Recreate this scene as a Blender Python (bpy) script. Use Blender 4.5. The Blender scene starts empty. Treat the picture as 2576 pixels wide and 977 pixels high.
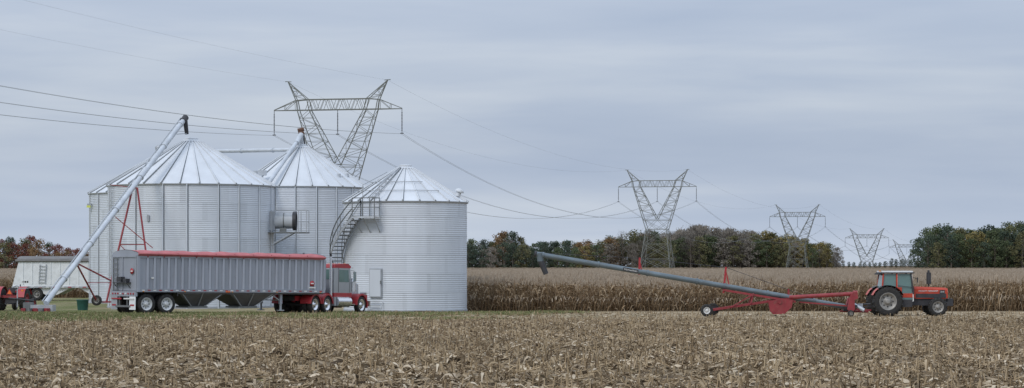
import bpy, math, random
from mathutils import Vector, Matrix
random.seed(7)
R=random.random
U=random.uniform
scene=bpy.context.scene
PI=math.pi

def smooth(t):
    t=max(0.0,min(1.0,t)); return t*t*(3-2*t)
def gz(y):
    return -0.32*smooth((y-118.0)/27.0)

# ------------------------------------------------------------------ materials
def newmat(name):
    m=bpy.data.materials.new(name); m.use_nodes=True
    return m,m.node_tree.nodes,m.node_tree.links
def mat(name,col,rough=0.6,metal=0.0,var=0.15,scale=3.0,tint=False,dirt=0.0,spec=0.5,streak=False,bump=0.0):
    m,N,L=newmat(name)
    b=N['Principled BSDF']
    b.inputs['Roughness'].default_value=rough
    b.inputs['Metallic'].default_value=metal
    b.inputs['Specular IOR Level'].default_value=spec
    tc=N.new('ShaderNodeTexCoord'); mp=N.new('ShaderNodeMapping')
    mp.inputs['Scale'].default_value=(1,1,0.15) if streak else (1,1,1)
    L.new(tc.outputs['Object'],mp.inputs['Vector'])
    n=N.new('ShaderNodeTexNoise'); n.inputs['Scale'].default_value=scale; n.inputs['Detail'].default_value=5
    L.new(mp.outputs['Vector'],n.inputs['Vector'])
    mr=N.new('ShaderNodeMapRange'); mr.inputs['From Min'].default_value=0.3; mr.inputs['From Max'].default_value=0.7
    mr.inputs['To Min'].default_value=1-var; mr.inputs['To Max'].default_value=1+var
    L.new(n.outputs['Fac'],mr.inputs['Value'])
    mx=N.new('ShaderNodeVectorMath'); mx.operation='SCALE'
    mx.inputs[0].default_value=col[:3]
    L.new(mr.outputs[0],mx.inputs['Scale'])
    out=mx.outputs[0]
    if tint:
        at=N.new('ShaderNodeAttribute'); at.attribute_name='tint'
        m2=N.new('ShaderNodeVectorMath'); m2.operation='SCALE'
        L.new(out,m2.inputs[0]); L.new(at.outputs['Fac'],m2.inputs['Scale']); out=m2.outputs[0]
    if dirt>0:
        n2=N.new('ShaderNodeTexNoise'); n2.inputs['Scale'].default_value=scale*2.3; n2.inputs['Detail'].default_value=8
        L.new(tc.outputs['Object'],n2.inputs['Vector'])
        r2=N.new('ShaderNodeMapRange'); r2.inputs['From Min'].default_value=0.5; r2.inputs['From Max'].default_value=0.75
        r2.inputs['To Max'].default_value=dirt
        L.new(n2.outputs['Fac'],r2.inputs['Value'])
        mm=N.new('ShaderNodeMix'); mm.data_type='RGBA'
        L.new(r2.outputs[0],mm.inputs['Factor']); L.new(out,mm.inputs['A']); mm.inputs['B'].default_value=(0.16,0.125,0.085,1)
        out=mm.outputs['Result']
    L.new(out,b.inputs['Base Color'])
    if bump>0:
        bp=N.new('ShaderNodeBump'); bp.inputs['Strength'].default_value=bump
        L.new(n.outputs['Fac'],bp.inputs['Height']); L.new(bp.outputs[0],b.inputs['Normal'])
    return m
def islandmat(name,cols,rough=0.8,objvar=0.0,transl=0.0):
    m,N,L=newmat(name)
    b=N['Principled BSDF']; b.inputs['Roughness'].default_value=rough; b.inputs['Specular IOR Level'].default_value=0.15
    g=N.new('ShaderNodeNewGeometry'); cr=N.new('ShaderNodeValToRGB')
    L.new(g.outputs['Random Per Island'],cr.inputs['Fac'])
    e=cr.color_ramp.elements
    while len(e)<len(cols): e.new(0.5)
    for i,c in enumerate(cols):
        e[i].position=i/(len(cols)-1); e[i].color=(c[0],c[1],c[2],1)
    out=cr.outputs['Color']
    if objvar>0:
        oi=N.new('ShaderNodeObjectInfo'); mr=N.new('ShaderNodeMapRange')
        mr.inputs['To Min'].default_value=1-objvar; mr.inputs['To Max'].default_value=1+objvar
        L.new(oi.outputs['Random'],mr.inputs['Value'])
        s=N.new('ShaderNodeVectorMath'); s.operation='SCALE'; L.new(out,s.inputs[0]); L.new(mr.outputs[0],s.inputs['Scale']); out=s.outputs[0]
    L.new(out,b.inputs['Base Color'])
    if transl>0:
        t=N.new('ShaderNodeBsdfTranslucent'); L.new(out,t.inputs['Color'])
        ms=N.new('ShaderNodeMixShader'); ms.inputs[0].default_value=transl
        L.new(b.outputs[0],ms.inputs[1]); L.new(t.outputs[0],ms.inputs[2])
        L.new(ms.outputs[0],N['Material Output'].inputs['Surface'])
    return m

GALV=mat('galvanised_steel',(0.60,0.635,0.68),0.6,0.15,0.06,1.0,tint=True,streak=True,spec=.35)
GROOF=mat('galvanised_roof',(0.62,0.645,0.67),0.6,0.12,0.06,1.0,tint=True,streak=True,spec=.35)
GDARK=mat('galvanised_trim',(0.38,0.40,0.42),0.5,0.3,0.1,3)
GTUBE=mat('auger_tube_steel',(0.52,0.55,0.58),0.5,0.3,0.12,1.5,dirt=0.12)
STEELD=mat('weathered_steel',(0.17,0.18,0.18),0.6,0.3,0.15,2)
PYL=mat('pylon_steel',(0.17,0.18,0.165),0.7,0.1,0.1,0.5)
BLACK=mat('black_rubber',(0.022,0.022,0.022),0.85,0,0.3,6,dirt=0.25)
DKMETAL=mat('dark_metal',(0.045,0.045,0.05),0.6,0.2,0.2,5,dirt=0.1)
RED=mat('red_paint',(0.36,0.024,0.032),0.45,0,0.15,4,dirt=0.25)
REDF=mat('faded_red_paint',(0.25,0.028,0.035),0.6,0,0.2,3,dirt=0.35)
ORED=mat('orange_red_paint',(0.46,0.05,0.022),0.45,0,0.12,4,dirt=0.15)
TARP=mat('red_tarp',(0.42,0.12,0.125),0.8,0,0.18,2.5,bump=0.3,dirt=0.12)
TGREY=mat('trailer_aluminium',(0.33,0.35,0.395),0.5,0.25,0.1,1.5,tint=True,streak=True,dirt=0.08)
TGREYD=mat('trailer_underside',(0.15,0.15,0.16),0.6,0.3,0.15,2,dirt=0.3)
SILV=mat('silver_paint',(0.42,0.44,0.46),0.3,0.5,0.06,2)
CHROME=mat('chrome',(0.72,0.73,0.75),0.22,0.9,0.04,4,dirt=0.08)
RIMW=mat('white_rim',(0.62,0.63,0.63),0.45,0.2,0.06,4,dirt=0.15)
WHITE=mat('white_paint',(0.74,0.76,0.77),0.5,0,0.08,1.5,dirt=0.15)
OFFW=mat('reflective_white',(0.7,0.7,0.68),0.5,0,0.05,4)
GLASS=mat('tinted_glass',(0.12,0.20,0.185),0.08,0,0.1,2,spec=0.8)
AUGT=mat('blue_grey_tube',(0.135,0.17,0.19),0.45,0.3,0.2,1.5,dirt=0.2)
RIMG=mat('grey_rim',(0.30,0.29,0.27),0.5,0.3,0.2,6,dirt=0.2)
RUST=mat('rusty_motor',(0.13,0.07,0.045),0.8,0.1,0.3,6)
GTARP=mat('grey_tarp',(0.16,0.155,0.15),0.8,0,0.2,2,bump=0.3)
ORANGE=mat('orange_reflector',(0.85,0.16,0.03),0.5,0,0.05,4)
AMBER=mat('amber_lamp',(0.7,0.25,0.03),0.3,0,0.05,4)
WOOD=mat('old_timber',(0.12,0.10,0.08),0.8,0,0.3,5)
GREENP=mat('green_plastic',(0.02,0.09,0.07),0.6,0,0.2,5)
BARK=mat('bark',(0.12,0.10,0.08),0.9,0,0.25,3)
YEL=mat('yellow_lamp_glass',(0.65,0.7,0.15),0.4,0,0.05,3)

# ------------------------------------------------------------------ mesh builder
class MB:
    def __init__(s): s.v=[];s.f=[];s.m=[];s.s=[];s.t=[];s.mats=[]
    def mi(s,m):
        if m not in s.mats: s.mats.append(m)
        return s.mats.index(m)
    def add(s,vs,fs,m,sm=False,t=1.0):
        b=len(s.v); s.v.extend([tuple(p) for p in vs]); k=s.mi(m)
        for f in fs:
            s.f.append(tuple(i+b for i in f)); s.m.append(k); s.s.append(sm); s.t.append(t)
    def quad(s,pts,m,t=1.0): s.add(pts,[tuple(range(len(pts)))],m,False,t)
    def box(s,c,d,m,Rm=None,t=1.0):
        c=Vector(c); h=[x/2 for x in d]; vs=[]
        for z in(-1,1):
            for y in(-1,1):
                for x in(-1,1):
                    p=Vector((x*h[0],y*h[1],z*h[2]))
                    if Rm: p=Rm@p
                    vs.append(c+p)
        s.add(vs,[(0,2,3,1),(4,5,7,6),(0,1,5,4),(2,6,7,3),(0,4,6,2),(1,3,7,5)],m,False,t)
    def bx(s,x0,x1,y0,y1,z0,z1,m,t=1.0): s.box(((x0+x1)/2,(y0+y1)/2,(z0+z1)/2),(abs(x1-x0),abs(y1-y0),abs(z1-z0)),m,None,t)
    def fr(s,d):
        d=Vector(d).normalized(); a=Vector((0,0,1)) if abs(d.z)<0.95 else Vector((1,0,0))
        u=d.cross(a).normalized(); w=u.cross(d).normalized(); return d,u,w
    def beam(s,p,q,w,m,h=None):
        p=Vector(p);q=Vector(q);h=h or w
        d,u,k=s.fr(q-p); vs=[]
        for b in(p,q):
            for a,c in((-1,-1),(1,-1),(1,1),(-1,1)): vs.append(b+u*a*w/2+k*c*h/2)
        s.add(vs,[(0,1,2,3),(7,6,5,4),(0,4,5,1),(1,5,6,2),(2,6,7,3),(3,7,4,0)],m)
    def tube(s,p,q,r,m,r2=None,n=10,cap=True,t=1.0):
        p=Vector(p);q=Vector(q); r2=r if r2 is None else r2
        d,u,k=s.fr(q-p); vs=[]
        for b,rr in((p,r),(q,r2)):
            for i in range(n):
                a=2*PI*i/n; vs.append(b+(u*math.cos(a)+k*math.sin(a))*rr)
        s.add(vs,[(i,i+n,(i+1)%n+n,(i+1)%n) for i in range(n)],m,n>4,t)
        if cap:
            s.add(vs[:n],[tuple(range(n))],m,False,t); s.add(vs[n:],[tuple(range(n-1,-1,-1))],m,False,t)
    def path(s,pts,r,m,n=6):
        for a,b in zip(pts[:-1],pts[1:]): s.tube(a,b,r,m,None,n)
    def lathe(s,prof,o,axis,m,n=24,sm=True,t=1.0):
        o=Vector(o); d,u,k=s.fr(axis); vs=[]
        for a,r in prof:
            for i in range(n):
                g=2*PI*i/n; vs.append(o+d*a+(u*math.cos(g)+k*math.sin(g))*r)
        fs=[]
        for j in range(len(prof)-1):
            for i in range(n):
                fs.append((j*n+i,(j+1)*n+i,(j+1)*n+(i+1)%n,j*n+(i+1)%n))
        s.add(vs,fs,m,sm,t)
    def prism(s,poly,y0,y1,m,t=1.0):
        n=len(poly); vs=[(x,y0,z) for x,z in poly]+[(x,y1,z) for x,z in poly]
        s.add(vs,[tuple(range(n)),tuple(range(2*n-1,n-1,-1))]+[(i,i+n,(i+1)%n+n,(i+1)%n) for i in range(n)],m,False,t)
    def mesh(s,name):
        me=bpy.data.meshes.new(name); me.from_pydata(s.v,[],s.f)
        for m in s.mats: me.materials.append(m)
        me.polygons.foreach_set('material_index',s.m); me.polygons.foreach_set('use_smooth',s.s)
        a=me.attributes.new('tint','FLOAT','FACE'); a.data.foreach_set('value',s.t)
        me.update(); return me
    def obj(s,name,parent=None):
        o=bpy.data.objects.new(name,s.mesh(name)); scene.collection.objects.link(o)
        if parent: o.parent=parent
        return o
def empty(name,loc=(0,0,0),rot=(0,0,0)):
    e=bpy.data.objects.new(name,None); e.location=loc; e.rotation_euler=rot; e.empty_display_size=0.5
    scene.collection.objects.link(e); return e
def text(s,size,loc,rot,m,parent,name,ext=0.003):
    c=bpy.data.curves.new(name,'FONT'); c.body=s; c.size=size; c.extrude=ext; c.align_x='CENTER'; c.align_y='CENTER'
    c.materials.append(m); o=bpy.data.objects.new(name,c); o.location=loc; o.rotation_euler=rot
    scene.collection.objects.link(o); o.parent=parent; return o

def wheel(mb,c,r,w,side,rim,rr=None,lugs=0,dish=0.5):
    """wheel, axle along y; side=-1 outer face toward -y"""
    c=Vector(c); rr=rr or r*0.52; ax=(0,side,0); h=w/2
    prof=[(-h*0.85,rr),(-h,r*0.80),(-h*0.85,r*0.96),(-h*0.5,r),(h*0.5,r),(h*0.85,r*0.96),(h,r*0.80),(h*0.85,rr)]
    mb.lathe(prof,c,ax,BLACK,32)
    mb.lathe([(h*0.86,rr*1.03),(h*0.9,rr*0.96),(h*dish*0.6,rr*0.85),(h*dish*0.5,rr*0.35),(h*0.85,rr*0.30),(h*0.9,rr*0.2),(h*0.9,0.001)],c,ax,rim,24)
    mb.lathe([(-h*0.85,rr),(-h*0.8,0.001)],c,ax,DKMETAL,16)
    for i in range(8):
        a=2*PI*i/8
        p=c+Vector((math.cos(a)*rr*0.62,side*(h*dish*0.56),math.sin(a)*rr*0.62))
        mb.tube(p,p+Vector((0,side*0.02,0)),rr*0.09,DKMETAL if rim!=DKMETAL else rim,None,6)
    for i in range(lugs):
        for sd in(-1,1):
            a=2*PI*(i+(0.5 if sd>0 else 0))/lugs
            p=c+Vector((math.cos(a)*r*0.985,sd*h*0.45,math.sin(a)*r*0.985))
            Rm=Matrix.Rotation(-a,3,'Y')@Matrix.Rotation(sd*0.6,3,'X')
            mb.box(p,(0.07*r/0.7,h*1.05,0.05),BLACK,Rm)

# ------------------------------------------------------------------ ground
def ground():
    m,N,L=newmat('field_ground')
    b=N['Principled BSDF']; b.inputs['Roughness'].default_value=0.95; b.inputs['Specular IOR Level'].default_value=0.1
    g=N.new('ShaderNodeNewGeometry'); sp=N.new('ShaderNodeSeparateXYZ'); L.new(g.outputs['Position'],sp.inputs[0])
    def noise(sc,det=6):
        n=N.new('ShaderNodeTexNoise'); n.inputs['Scale'].default_value=sc; n.inputs['Detail'].default_value=det; n.inputs['Roughness'].default_value=0.65
        L.new(g.outputs['Position'],n.inputs['Vector']); return n.outputs['Fac']
    def math_(op,a,bv,clamp=False):
        n=N.new('ShaderNodeMath'); n.operation=op; n.use_clamp=clamp
        for i,x in enumerate((a,bv)):
            if isinstance(x,(int,float)): n.inputs[i].default_value=x
            else: L.new(x,n.inputs[i])
        return n.outputs[0]
    def ramp(f,cols,pos=None):
        r=N.new('ShaderNodeValToRGB'); L.new(f,r.inputs[0]); e=r.color_ramp.elements
        while len(e)<len(cols): e.new(0.5)
        for i,c in enumerate(cols): e[i].position=(pos[i] if pos else i/(len(cols)-1)); e[i].color=(*c,1)
        return r.outputs[0]
    def mix(f,a,bv):
        n=N.new('ShaderNodeMix'); n.data_type='RGBA'; L.new(f,n.inputs['Factor']); L.new(a,n.inputs['A']); L.new(bv,n.inputs['B']); return n.outputs['Result']
    nf=noise(9.0,8); nm=noise(0.35,5)
    litter=ramp(nf,[(0.09,0.064,0.042),(0.19,0.14,0.09),(0.32,0.25,0.165),(0.42,0.345,0.24)],[0.34,0.48,0.60,0.74])
    dirt=ramp(nf,[(0.25,0.195,0.125),(0.35,0.28,0.18),(0.41,0.33,0.22)],[0.35,0.5,0.65])
    grass=ramp(nf,[(0.07,0.09,0.03),(0.13,0.15,0.05),(0.25,0.235,0.11)],[0.35,0.52,0.70])
    ty=math_('ADD',sp.outputs['Y'],math_('MULTIPLY',math_('SUBTRACT',nm,0.5),10.0))
    zone=math_('MULTIPLY',math_('SUBTRACT',ty,103.0),0.3,True)
    gx=math_('MULTIPLY',math_('SUBTRACT',-14.0,sp.outputs['X']),0.08,True)
    gx2=math_('ADD',math_('MULTIPLY',gx,0.55),math_('MULTIPLY',math_('SUBTRACT',nm,0.49),3.8))
    near=math_('SUBTRACT',1.0,math_('MULTIPLY',math_('SUBTRACT',sp.outputs['X'],0.0),0.12,True))
    gf=math_('MULTIPLY',math_('ADD',gx2,0.12,True),near,True)
    tr=mix(gf,dirt,grass)
    c1=mix(zone,litter,tr)
    far=math_('MULTIPLY',math_('SUBTRACT',sp.outputs['Y'],144.0),0.3,True)
    fl=math_('MULTIPLY',math_('SUBTRACT',sp.outputs['X'],-6.0),0.3,True)
    farf=math_('MULTIPLY',far,fl)
    soil=ramp(nf,[(0.07,0.05,0.03),(0.16,0.11,0.065)],[0.4,0.6])
    L.new(mix(farf,c1,soil),b.inputs['Base Color'])
    bp=N.new('ShaderNodeBump'); bp.inputs['Strength'].default_value=0.8; bp.inputs['Distance'].default_value=0.08
    L.new(nf,bp.inputs['Height']); L.new(bp.outputs[0],b.inputs['Normal'])
    ys=[-200,-50,0,20,40,60,80,100,112]+[116+i*2 for i in range(18)]+[160,200,300,500,900,1600,3000,6000,12000]
    xs=[-6000,-2000,-600,-200,-80,-40,-20,0,20,40,80,200,600,2000,6000]
    vs=[(x,y,gz(y)) for y in ys for x in xs]; nx=len(xs)
    fs=[(j*nx+i,j*nx+i+1,(j+1)*nx+i+1,(j+1)*nx+i) for j in range(len(ys)-1) for i in range(nx-1)]
    mb=MB(); mb.add(vs,fs,m,True); mb.obj('ground')
ground()

# ------------------------------------------------------------------ stubble
STUB=islandmat('stubble_stalks',[(0.10,0.07,0.042),(0.23,0.165,0.095),(0.37,0.275,0.165),(0.46,0.36,0.23),(0.16,0.11,0.065)],0.85,0.12)
LIT=islandmat('leaf_litter',[(0.075,0.055,0.038),(0.22,0.165,0.10),(0.38,0.295,0.19),(0.62,0.53,0.40),(0.28,0.21,0.13),(0.13,0.095,0.06),(0.45,0.36,0.25)],0.85,0.12,0.12)
WEED=islandmat('green_weeds',[(0.12,0.17,0.04),(0.22,0.27,0.07),(0.30,0.32,0.12)],0.8)
def ribbon(mb,p,az,L_,w,m,up=0.0,droop=0.0,tw=0.0,n=3):
    d=Vector((math.cos(az),math.sin(az),0)); sd=Vector((-math.sin(az),math.cos(az),0))
    vs=[]; p=Vector(p)
    for i in range(n+1):
        t=i/n; ww=w*(1-0.75*t*t)*0.5
        q=p+d*L_*t*(1-0.15*droop*t)+Vector((0,0,up*L_*t-droop*L_*t*t))
        s2=sd*math.cos(tw*t+tw*.5)+Vector((0,0,1))*math.sin(tw*t+tw*.5)
        vs+= [q-s2*ww,q+s2*ww]
    mb.add(vs,[(2*i,2*i+1,2*i+3,2*i+2) for i in range(n)],m)
def stub_mesh(k,S=4.0,big=1.0,weeds=0):
    mb=MB()
    y=-S/2+0.38
    while y<S/2:
        x=-S/2+U(0,0.2)
        while x<S/2:
            if R()<0.86:
                h=U(0.14,0.38) if R()<0.85 else U(0.05,0.16); a=U(0,2*PI); ln=abs(random.gauss(0,.24)) if R()<.72 else U(.5,1.3)
                b=Vector((x,y+U(-.15,.15),-0.02)); t=b+Vector((math.cos(a)*math.sin(ln),math.sin(a)*math.sin(ln),math.cos(ln)))*h
                mb.tube(b,t,0.018,STUB,0.013,5)
                for q in range(random.choice((0,1,1,2,2))):
                    ribbon(mb,b.lerp(t,U(.2,1)),U(0,2*PI),U(.12,.38),U(.03,.06)*big,LIT,U(-.2,.8),U(.5,1.6),U(-1,1))
            x+=U(0.09,0.24)
        y+=0.76
    for i in range(int(60*S*S)):
        p=(U(-S/2,S/2),U(-S/2,S/2),U(0.005,0.09))
        if R()<0.22:
            a=U(0,2*PI); l=U(.08,.5); q=Vector(p)+Vector((math.cos(a)*l,math.sin(a)*l,U(-.03,.14)))
            mb.tube(p,q,0.014,STUB,0.011,4)
        else:
            ribbon(mb,p,U(0,2*PI),U(.12,.48),U(.03,.085)*big,LIT,U(-.05,.4),U(0,.7),U(-1.2,1.2))
    for c in range(weeds):
        cx,cy=U(-S/2,S/2),U(-S/2,S/2)
        for i in range(90): ribbon(mb,(cx+random.gauss(0,.28),cy+random.gauss(0,.28),0),U(0,2*PI),U(.06,.18),.022,WEED,U(.2,1),.5)
    return mb.mesh('stubble_patch_mesh_%d'%k)
stub=[stub_mesh(k) for k in range(8)]
stubn=[stub_mesh(10+k,4.0,1.45,2 if k%2 else 4) for k in range(6)]
field=empty('corn_stubble')
y=46.0
while y<108:
    w=0.225*(y+4)+3
    x=-w
    while x<w:
        if not (y>103 and x<-15+U(-4,4)):
            o=bpy.data.objects.new('stubble_patch',random.choice(stubn if y<63 else stub)); o.location=(x+U(-.2,.2),y+(U(-1.4,1.2) if y>98 else 0),gz(y)); o.rotation_euler=(0,0,random.choice((0,PI))+U(-.08,.08))
            o.scale=(1,1,U(.75,1.25)*(.85 if y>98 else 1)); scene.collection.objects.link(o); o.parent=field
        x+=3.9
    y+=3.9
lm=MB()
for i in range(13000):
    yy=104+abs(random.gauss(0,15))
    if yy>147: continue
    xx=U(-.24,.24)*yy
    if xx<-14 and R()<.6: continue
    if R()<0.3:
        b=Vector((xx,yy,gz(yy))); lm.tube(b,b+Vector((U(-.06,.06),U(-.06,.06),U(.06,.2))),0.013,STUB,0.01,4)
    else: ribbon(lm,(xx,yy,gz(yy)+U(0.0,.04)),U(0,2*PI),U(.12,.4),U(.03,.06),LIT,U(0,.3),U(0,.5),U(-1,1))
lo=lm.obj('track_litter',field)

# grass
GRM=islandmat('grass_blades',[(0.075,0.095,0.035),(0.13,0.155,0.055),(0.21,0.215,0.09),(0.35,0.30,0.17)],0.8,0.2,0.2)
gm=MB()
for i in range(1500):
    ribbon(gm,(random.gauss(0,.8),random.gauss(0,.8),-.01),U(0,2*PI),U(.05,.15),U(.016,.034),GRM,U(.5,1.6),U(.2,.8),0,2)
gme=gm.mesh('grass_patch_mesh')
grass=empty('grass_verge')
for i in range(330):
    t=R()
    if t<.66: yy=U(104,141); xx=U(-.235*yy,-15.5)
    elif t<.9: yy=U(120,144); xx=U(-16,3)
    else: yy=U(108,130); xx=U(-16,0)
    o=bpy.data.objects.new('grass_patch',gme); o.location=(xx,yy,gz(yy)); o.rotation_euler=(0,0,U(0,6)); sc=U(.5,1.2); o.scale=(sc,sc,U(.35,.95))
    scene.collection.objects.link(o); o.parent=grass

# ------------------------------------------------------------------ standing corn
CST=islandmat('corn_stalk',[(0.16,0.105,0.055),(0.27,0.185,0.10)],0.85)
CLF=islandmat('corn_leaf',[(0.075,0.046,0.027),(0.19,0.12,0.063),(0.31,0.22,0.13),(0.47,0.37,0.25),(0.20,0.135,0.075),(0.11,0.07,0.04)],0.85,0.12,0.15)
CTS=islandmat('corn_tassel',[(0.32,0.25,0.18),(0.48,0.40,0.31)],0.85)
def corn_mesh(k,W=5.0,rows=6):
    mb=MB()
    for r in range(rows):
        y=-rows*.38+.38+r*.76; x=-W/2
        while x<W/2:
            H=U(1.48,1.97); bx=x+U(-.04,.04); by=y+U(-.10,.10); lx=U(-.18,.18); ly=U(-.12,.12)
            if R()<.05: H*=.75
            mb.tube((bx,by,0),(bx+lx,by+ly,H),.019,CST,.008,4,False)
            n=9
            for i in range(n):
                t=(0.14+0.8*i/n)+U(-.04,.04)
                p=(bx+lx*t,by+ly*t,H*t)
                ribbon(mb,p,(i%2)*PI+U(-.9,.9),U(.3,.65),U(.05,.10),CLF,U(.4,1.0),U(1.1,2.4),U(-.8,.8),3)
            if R()<.8:
                a=U(0,6); p=Vector((bx+lx*.5,by+ly*.5,H*.5)); mb.tube(p,p+Vector((math.cos(a)*.12,math.sin(a)*.12,-.2)),.038,CTS,.02,5)
            top=Vector((bx+lx,by+ly,H-.05))
            for i in range(5):
                a=U(0,2*PI); e=top+Vector((math.cos(a)*U(.02,.14),math.sin(a)*U(.02,.14),U(.12,.30)))
                mb.tube(top,e,.011,CTS,.006,3,False)
            x+=U(.13,.27)
    return mb.mesh('corn_patch_mesh_%d'%k)
corn=[corn_mesh(k) for k in range(6)]
cf=empty('corn_field')
def cornat(x,y):
    o=bpy.data.objects.new('corn_patch',random.choice(corn)); o.location=(x,y+(U(-.3,.3) if y<152 else 0),gz(y)-U(0,.08)); o.rotation_euler=(0,0,random.choice((0,PI)))
    s=U(.94,1.11); o.scale=(1.0,1.0,s); scene.collection.objects.link(o); o.parent=cf
y=149.3
while y<430:
    x=-0.035*y if y<185 else -0.26*y
    while x<0.245*y+4:
        if y>205 or x>-2.6: cornat(x,y)
        x+=5.0
        if y>205 and -0.155*y<x<-0.04*y: x=-0.04*y
    y+=4.56
CTOP=islandmat('corn_tops_distant',[(0.27,0.21,0.145),(0.38,0.31,0.23),(0.45,0.385,0.30)],0.9)
fm=MB()
yy=430
while yy<900:
    x0,x1=-.27*yy,.27*yy; x=x0
    st=0.8+ (yy-430)/600
    while x<x1:
        h1=U(1.45,1.78)
        fm.add([(x,yy+U(-.5,.5),-.3),(x+st,yy,-.3),(x+st*.8,yy,h1),(x+st*.3,yy-.5,h1*U(.93,1))],[(0,1,2,3)],CTOP)
        x+=st*.9
    yy+=5+ (yy-430)/60
fm.quad([(-240,430,1.25),(240,430,1.25),(500,1000,1.25),(-500,1000,1.25)],CTOP)
fm.obj('distant_corn_rows',cf)

# ------------------------------------------------------------------ trees
PAL={
 'green':islandmat('foliage_green',[(0.05,0.07,0.04),(0.095,0.12,0.06),(0.14,0.16,0.08)],0.9,0.25,0.15),
 'dark':islandmat('foliage_dark',[(0.042,0.064,0.052),(0.075,0.10,0.07),(0.11,0.135,0.09)],0.9,0.25,0.15),
 'olive':islandmat('foliage_olive',[(0.08,0.085,0.045),(0.145,0.14,0.07),(0.21,0.19,0.09)],0.9,0.25,0.15),
 'yellow':islandmat('foliage_yellow',[(0.12,0.105,0.045),(0.23,0.19,0.075),(0.31,0.25,0.10)],0.9,0.2,0.15),
 'orange':islandmat('foliage_orange',[(0.12,0.08,0.045),(0.23,0.145,0.07),(0.29,0.19,0.10)],0.9,0.2,0.15),
 'red':islandmat('foliage_red',[(0.11,0.04,0.035),(0.20,0.065,0.05),(0.22,0.105,0.065)],0.9,0.2,0.15),
 'bare':islandmat('foliage_bare',[(0.14,0.125,0.11),(0.22,0.195,0.165),(0.28,0.25,0.205)],0.9,0.15,0.15)}
def tree_mesh(k,bare=False):
    mb=MB()
    cr=U(.24,.33); base=U(.08,.18)
    mb.tube((0,0,-.02),(U(-.02,.02),0,.45),.022,BARK,.013,6,False)
    mb.tube((0,0,.42),(U(-.04,.04),U(-.04,.04),.92),.013,BARK,.003,5,False)
    cl=[]
    for i in range(16):
        t=(i+.5)/16; z=base+(1-base)*t*0.93
        prof=math.sin(PI*min(1,(t*.86+.14)))**.6
        a=i*2.4+U(-.5,.5); r=cr*prof*U(.35,.98)
        c=Vector((math.cos(a)*r,math.sin(a)*r,z)); cl.append((c,U(.065,.13)))
        mb.tube((0,0,max(.08,z-.16)),c,.007,BARK,.002,4,False)
    cl.append((Vector((0,0,.9)),.08)); cl.append((Vector((0,0,.55)),.15))
    n=int(85 if bare else 105)
    for c,rad in cl:
        for i in range(n):
            d=Vector((random.gauss(0,1),random.gauss(0,1),random.gauss(0,1))).normalized()*rad*(U(.3,1)**.5)*U(.85,1.2)
            d.z*=.8; p=c+d
            if bare:
                e=p+Vector((U(-.025,.025),U(-.025,.025),U(.01,.06))); w=Vector((.0042,.001,0))
                mb.add([p-w,p+w,e+w*.5,e-w*.5],[(0,1,2,3)],TM)
            else:
                s=U(.010,.020); a=Vector((U(-1,1),U(-1,1),U(-1,1))).normalized(); b=a.cross(Vector((U(-1,1),U(-1,1),U(-1,1)))).normalized()
                mb.add([p-a*s,p+b*s*.7,p+a*s,p-b*s*.7],[(0,1,2,3)],TM)
    return mb.mesh('tree_mesh_%d'%k)
TM=PAL['green']
trees=[tree_mesh(k) for k in range(8)]; bares=[tree_mesh(20+k,True) for k in range(4)]
def plant(par,x,y,h,pal,wide=1.0):
    me=random.choice(bares if (pal=='bare' and R()<.85) else trees)
    o=bpy.data.objects.new('tree',me); o.location=(x,y,-.4); s=h
    o.scale=(s*wide*U(.9,1.15),s*wide*U(.9,1.15),s); o.rotation_euler=(0,0,U(0,6.28))
    scene.collection.objects.link(o); o.parent=par
    for sl in o.material_slots:
        if sl.material==TM: sl.link='OBJECT'; sl.material=PAL[pal]
    return o
def line(name,x0,x1,y,hf,pf,step,rows,dy=9):
    e=empty(name)
    for r in range(rows):
        x=x0+U(0,step)
        while x<x1:
            t=(x-x0)/(x1-x0); f=1 if r else .82
            plant(e,x,y+r*dy+U(-3,3),hf(t)*U(.84,1.08)*f,pf(t,r),U(1.05,1.4)); x+=step*U(.7,1.25)
    return e
def interp(t,pts):
    for (a,va),(b,vb) in zip(pts[:-1],pts[1:]):
        if t<=b: return va+(vb-va)*(t-a)/(b-a)
    return pts[-1][1]
def pf1(t,r):
    if .19<t<.27 and r: return 'orange'
    if .58<t<.64: return 'orange' if R()<.8 else 'yellow'
    if t<.55: return random.choice(('dark','dark','green','dark','olive','green','bare'))
    return random.choice(('green','olive','dark','olive','orange','green','bare','bare'))
line('distant_treeline',-22,58,890,lambda t:interp(t,[(0,12.5),(.18,12.5),(.24,16.5),(.3,14),(.36,11),(.5,12.5),(.6,14),(.7,12),(.8,15.5),(1,15.5)]),pf1,4.2,4)
def pf2(t,r):
    if t<.10: return random.choice(('olive','green','bare','orange'))
    if t<.58: return 'bare'  if r else random.choice(('bare','bare','olive','green'))
    return random.choice(('olive','yellow','olive','bare','yellow','green'))
line('distant_treeline',66,174,1260,lambda t:interp(t,[(0,20),(.15,20.5),(.3,23.5),(.55,21.5),(.75,18.5),(1,14)]),pf2,4.6,5)
line('distant_treeline',149,225,850,lambda t:interp(t,[(0,15.5),(.1,17.5),(.3,16),(.5,18.5),(1,17.5)]),lambda t,r:'yellow' if (.1<t<.3 and R()<.2) else random.choice(('dark','green','dark','olive','green','green')),4.2,5)
line('distant_treeline',-175,-118,700,lambda t:interp(t,[(0,9),(.35,9.5),(.5,12),(.7,8.5),(1,7.5)]),lambda t,r:random.choice(('green','olive','orange','dark','orange','red')) if t<.62 else random.choice(('red','red','orange')),3.6,3)
line('distant_treeline',330,470,2600,lambda t:interp(t,[(0,6),(.5,7),(.62,11),(.7,11),(.8,7),(1,7)]),lambda t,r:'dark',6,2)
line('distant_treeline',-120,-22,1000,lambda t:12,lambda t,r:random.choice(('green','olive','dark')),6,2)

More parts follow.
